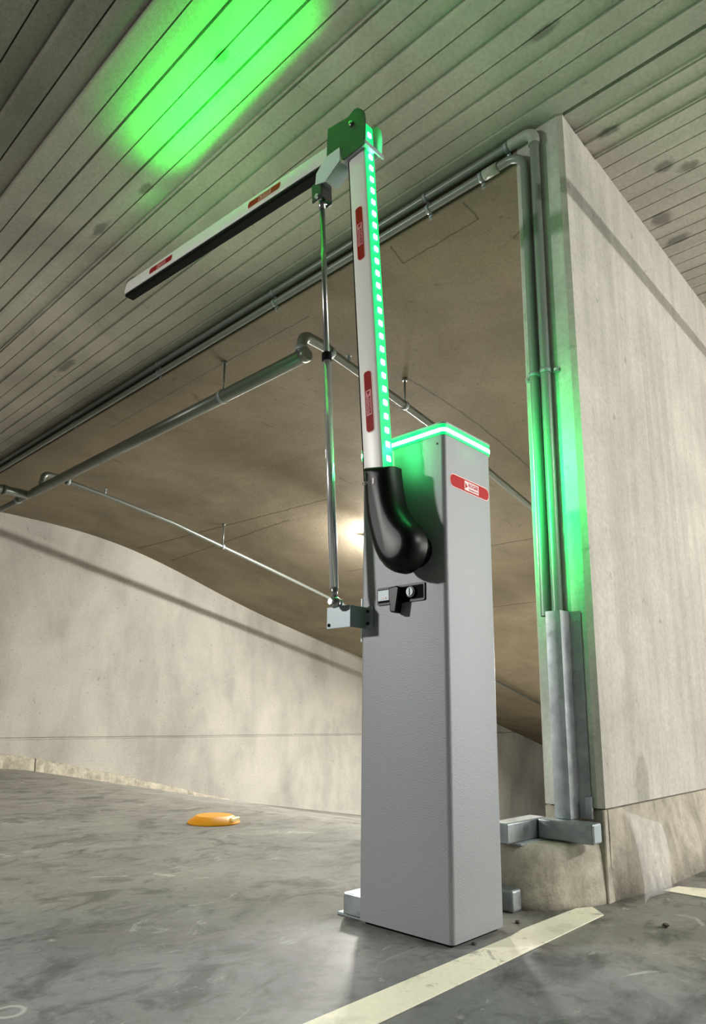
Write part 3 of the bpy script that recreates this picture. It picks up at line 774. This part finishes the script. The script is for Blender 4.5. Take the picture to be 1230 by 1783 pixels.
# ------------------------------------------------------------------ orange road marker, film, debris
D = thing('road_stud', 'low round orange plastic marker stuck on the grey floor', 'floor marker', (1.83, 2.515, 0))
m = MB(); m.lathe((1.83, 2.515, 0), (0, 0, 1), [(0, .108), (.004, .110), (.010, .106), (.027, .082), (.031, .074), (.032, .002)], 'orange', 48); d0 = m.build('dome', None, D, D); smooth_sharp(d0, 25)
m = MB(); m.prism([(1.845, 2.4095), (1.905, 2.437), (1.893, 2.452), (1.846, 2.432)], .011, .026, axis=2, m='yellow', bev=.003); m.build('reflector', None, D, D)

b = bmesh.new(); nu, nv = 16, 18; g = []
random.seed(3)
for i in range(nu+1):
    row = []
    for j in range(nv+1):
        u, v = i/nu, j/nv
        x = 1.815 + .05*(1-v) + u*(.235+.045*v*0) ; z = .205*(1-v) - .0*u + .004
        y = YR-.010 - .044*v - .006*math.sin(9*u+2*v) - .012*math.sin(3.1*v)*abs(math.sin(5*u+1.3*v)) - random.uniform(0, .004)
        if u == 0: x += .004*math.sin(7*v)
        row.append(b.verts.new((x + random.uniform(-.003, .003), y, z*(1-.25*u))))
    g.append(row)
for i in range(nu):
    for j in range(nv):
        f = b.faces.new((g[i][j], g[i+1][j], g[i+1][j+1], g[i][j+1])); f.smooth = True
m = MB(); m.merge(b, 'film'); o = m.build('plastic_film', None)
sm = o.modifiers.new('thickness', 'SOLIDIFY'); sm.thickness = .0006
tag(recenter(o), 'crumpled clear plastic film draped over the wall foot beside the kerb', 'plastic film')

def stone(c, r, lab):
    b = bmesh.new(); bmesh.ops.create_icosphere(b, subdivisions=2, radius=r)
    for v in b.verts: v.co = Vector((v.co.x*random.uniform(.8, 1.3), v.co.y*random.uniform(.8, 1.2), v.co.z*random.uniform(.45, .65))) + Vector(c)
    m = MB(); m.merge(b, 'debris'); o = recenter(m.build('pebble')); o.location.z = 0; tag(o, lab, 'pebble')
stone((1.66, .615, .004), .0075, 'small dark pebble alone on the floor right of the long painted line')
stone((1.455, .86, .004), .006, 'small pebble on the floor between the cabinet and the painted line')
stone((1.26, .845, .004), .005, 'tiny pebble by the near bottom corner of the cabinet')

# ------------------------------------------------------------------ light
def area_light(name, loc, aim, sx, sy, power, col=(1, .95, .86), spread=180):
    l = bpy.data.lights.new(name, 'AREA'); l.shape = 'RECTANGLE'; l.size = sx; l.size_y = sy; l.energy = power; l.color = col
    l.spread = math.radians(spread)
    o = bpy.data.objects.new(name, l); COL.objects.link(o); o.location = loc
    o.rotation_euler = Vector(aim).to_track_quat('-Z', 'Y').to_euler(); return o
def ball_light(name, loc, power, r=.05, col=(1, .94, .84)):
    l = bpy.data.lights.new(name, 'POINT'); l.energy = power; l.shadow_soft_size = r; l.color = col
    o = bpy.data.objects.new(name, l); COL.objects.link(o); o.location = loc; return o
WARM = (1, .97, .90); COOL = (1, .985, .945)
area_light('aisle_lamp', (2.6, -2.3, 2.26), (0, .45, -1), 1.4, .12, 92, COOL)
ball_light('aisle_point', (3.2, -1.7, 2.25), 20, .02, COOL)
area_light('aisle_fill', (5.8, -4.9, 1.05), (-.45, 1, -.02), 6.0, 2.0, 430, COOL)  # added soft fill for the right-hand faces; the wall here has no opening
ball_light('aisle_point', (6.6, -3.3, 2.1), 40, .12, COOL)  # added point light that brightens the cabinet's right face
area_light('aisle_lamp', (6.4, -2.6, 2.26), (0, .3, -1), 1.4, .12, 120, COOL)
area_light('aisle_lamp', (-3.1, 4.35, 2.24), (.78, -.62, -.42), .36, .25, 36, COOL, 72)
# area lights over the ramp: one well down it, one near its top
area_light('ramp_lamp', (7.6, 3.0, sz(7.6)-.06), (-.35, -.1, -1), 1.2, .10, 520, WARM)
area_light('ramp_lamp', (3.0, 3.2, sz(3.0)-.08), (0, -.25, -1), .9, .10, 34, WARM)
# the band's own light leaving the back of the lid towards the wall end
area_light('band_glow', (X1+.008, (Y0+Y1)/2, 1.086), (1, -.12, 0), .02, .2, 2.4, (0, 1, .17), 105)
# wide beam of the upper arm's strip on the planks above
gd = Vector((-.70, 0, 1)).normalized(); gy = bx; gx = gy.cross(-gd).normalized()
l_ = bpy.data.lights.new('arm_strip_glow', 'AREA'); l_.shape = 'RECTANGLE'; l_.size = .96; l_.size_y = .012; l_.energy = 3.7; l_.color = (0, 1, .035); l_.spread = math.radians(52)
o_ = bpy.data.objects.new('arm_strip_glow', l_); COL.objects.link(o_)
zz = -gd; xx = gy; yy = zz.cross(xx).normalized(); xx = yy.cross(zz)
gm = Matrix((xx, yy, zz)).transposed().to_4x4(); gm.translation = UF @ Vector((0, UL*.455, .040)); o_.matrix_world = gm

w = bpy.data.worlds.new('World'); S.world = w; w.use_nodes = True
w.node_tree.nodes['Background'].inputs[0].default_value = (.92, .95, 1, 1); w.node_tree.nodes['Background'].inputs[1].default_value = .10
S.view_settings.view_transform = 'Standard'; S.view_settings.look = 'None'; S.view_settings.gamma = 1; S.view_settings.use_curve_mapping = False
S.view_settings.exposure = 0.0
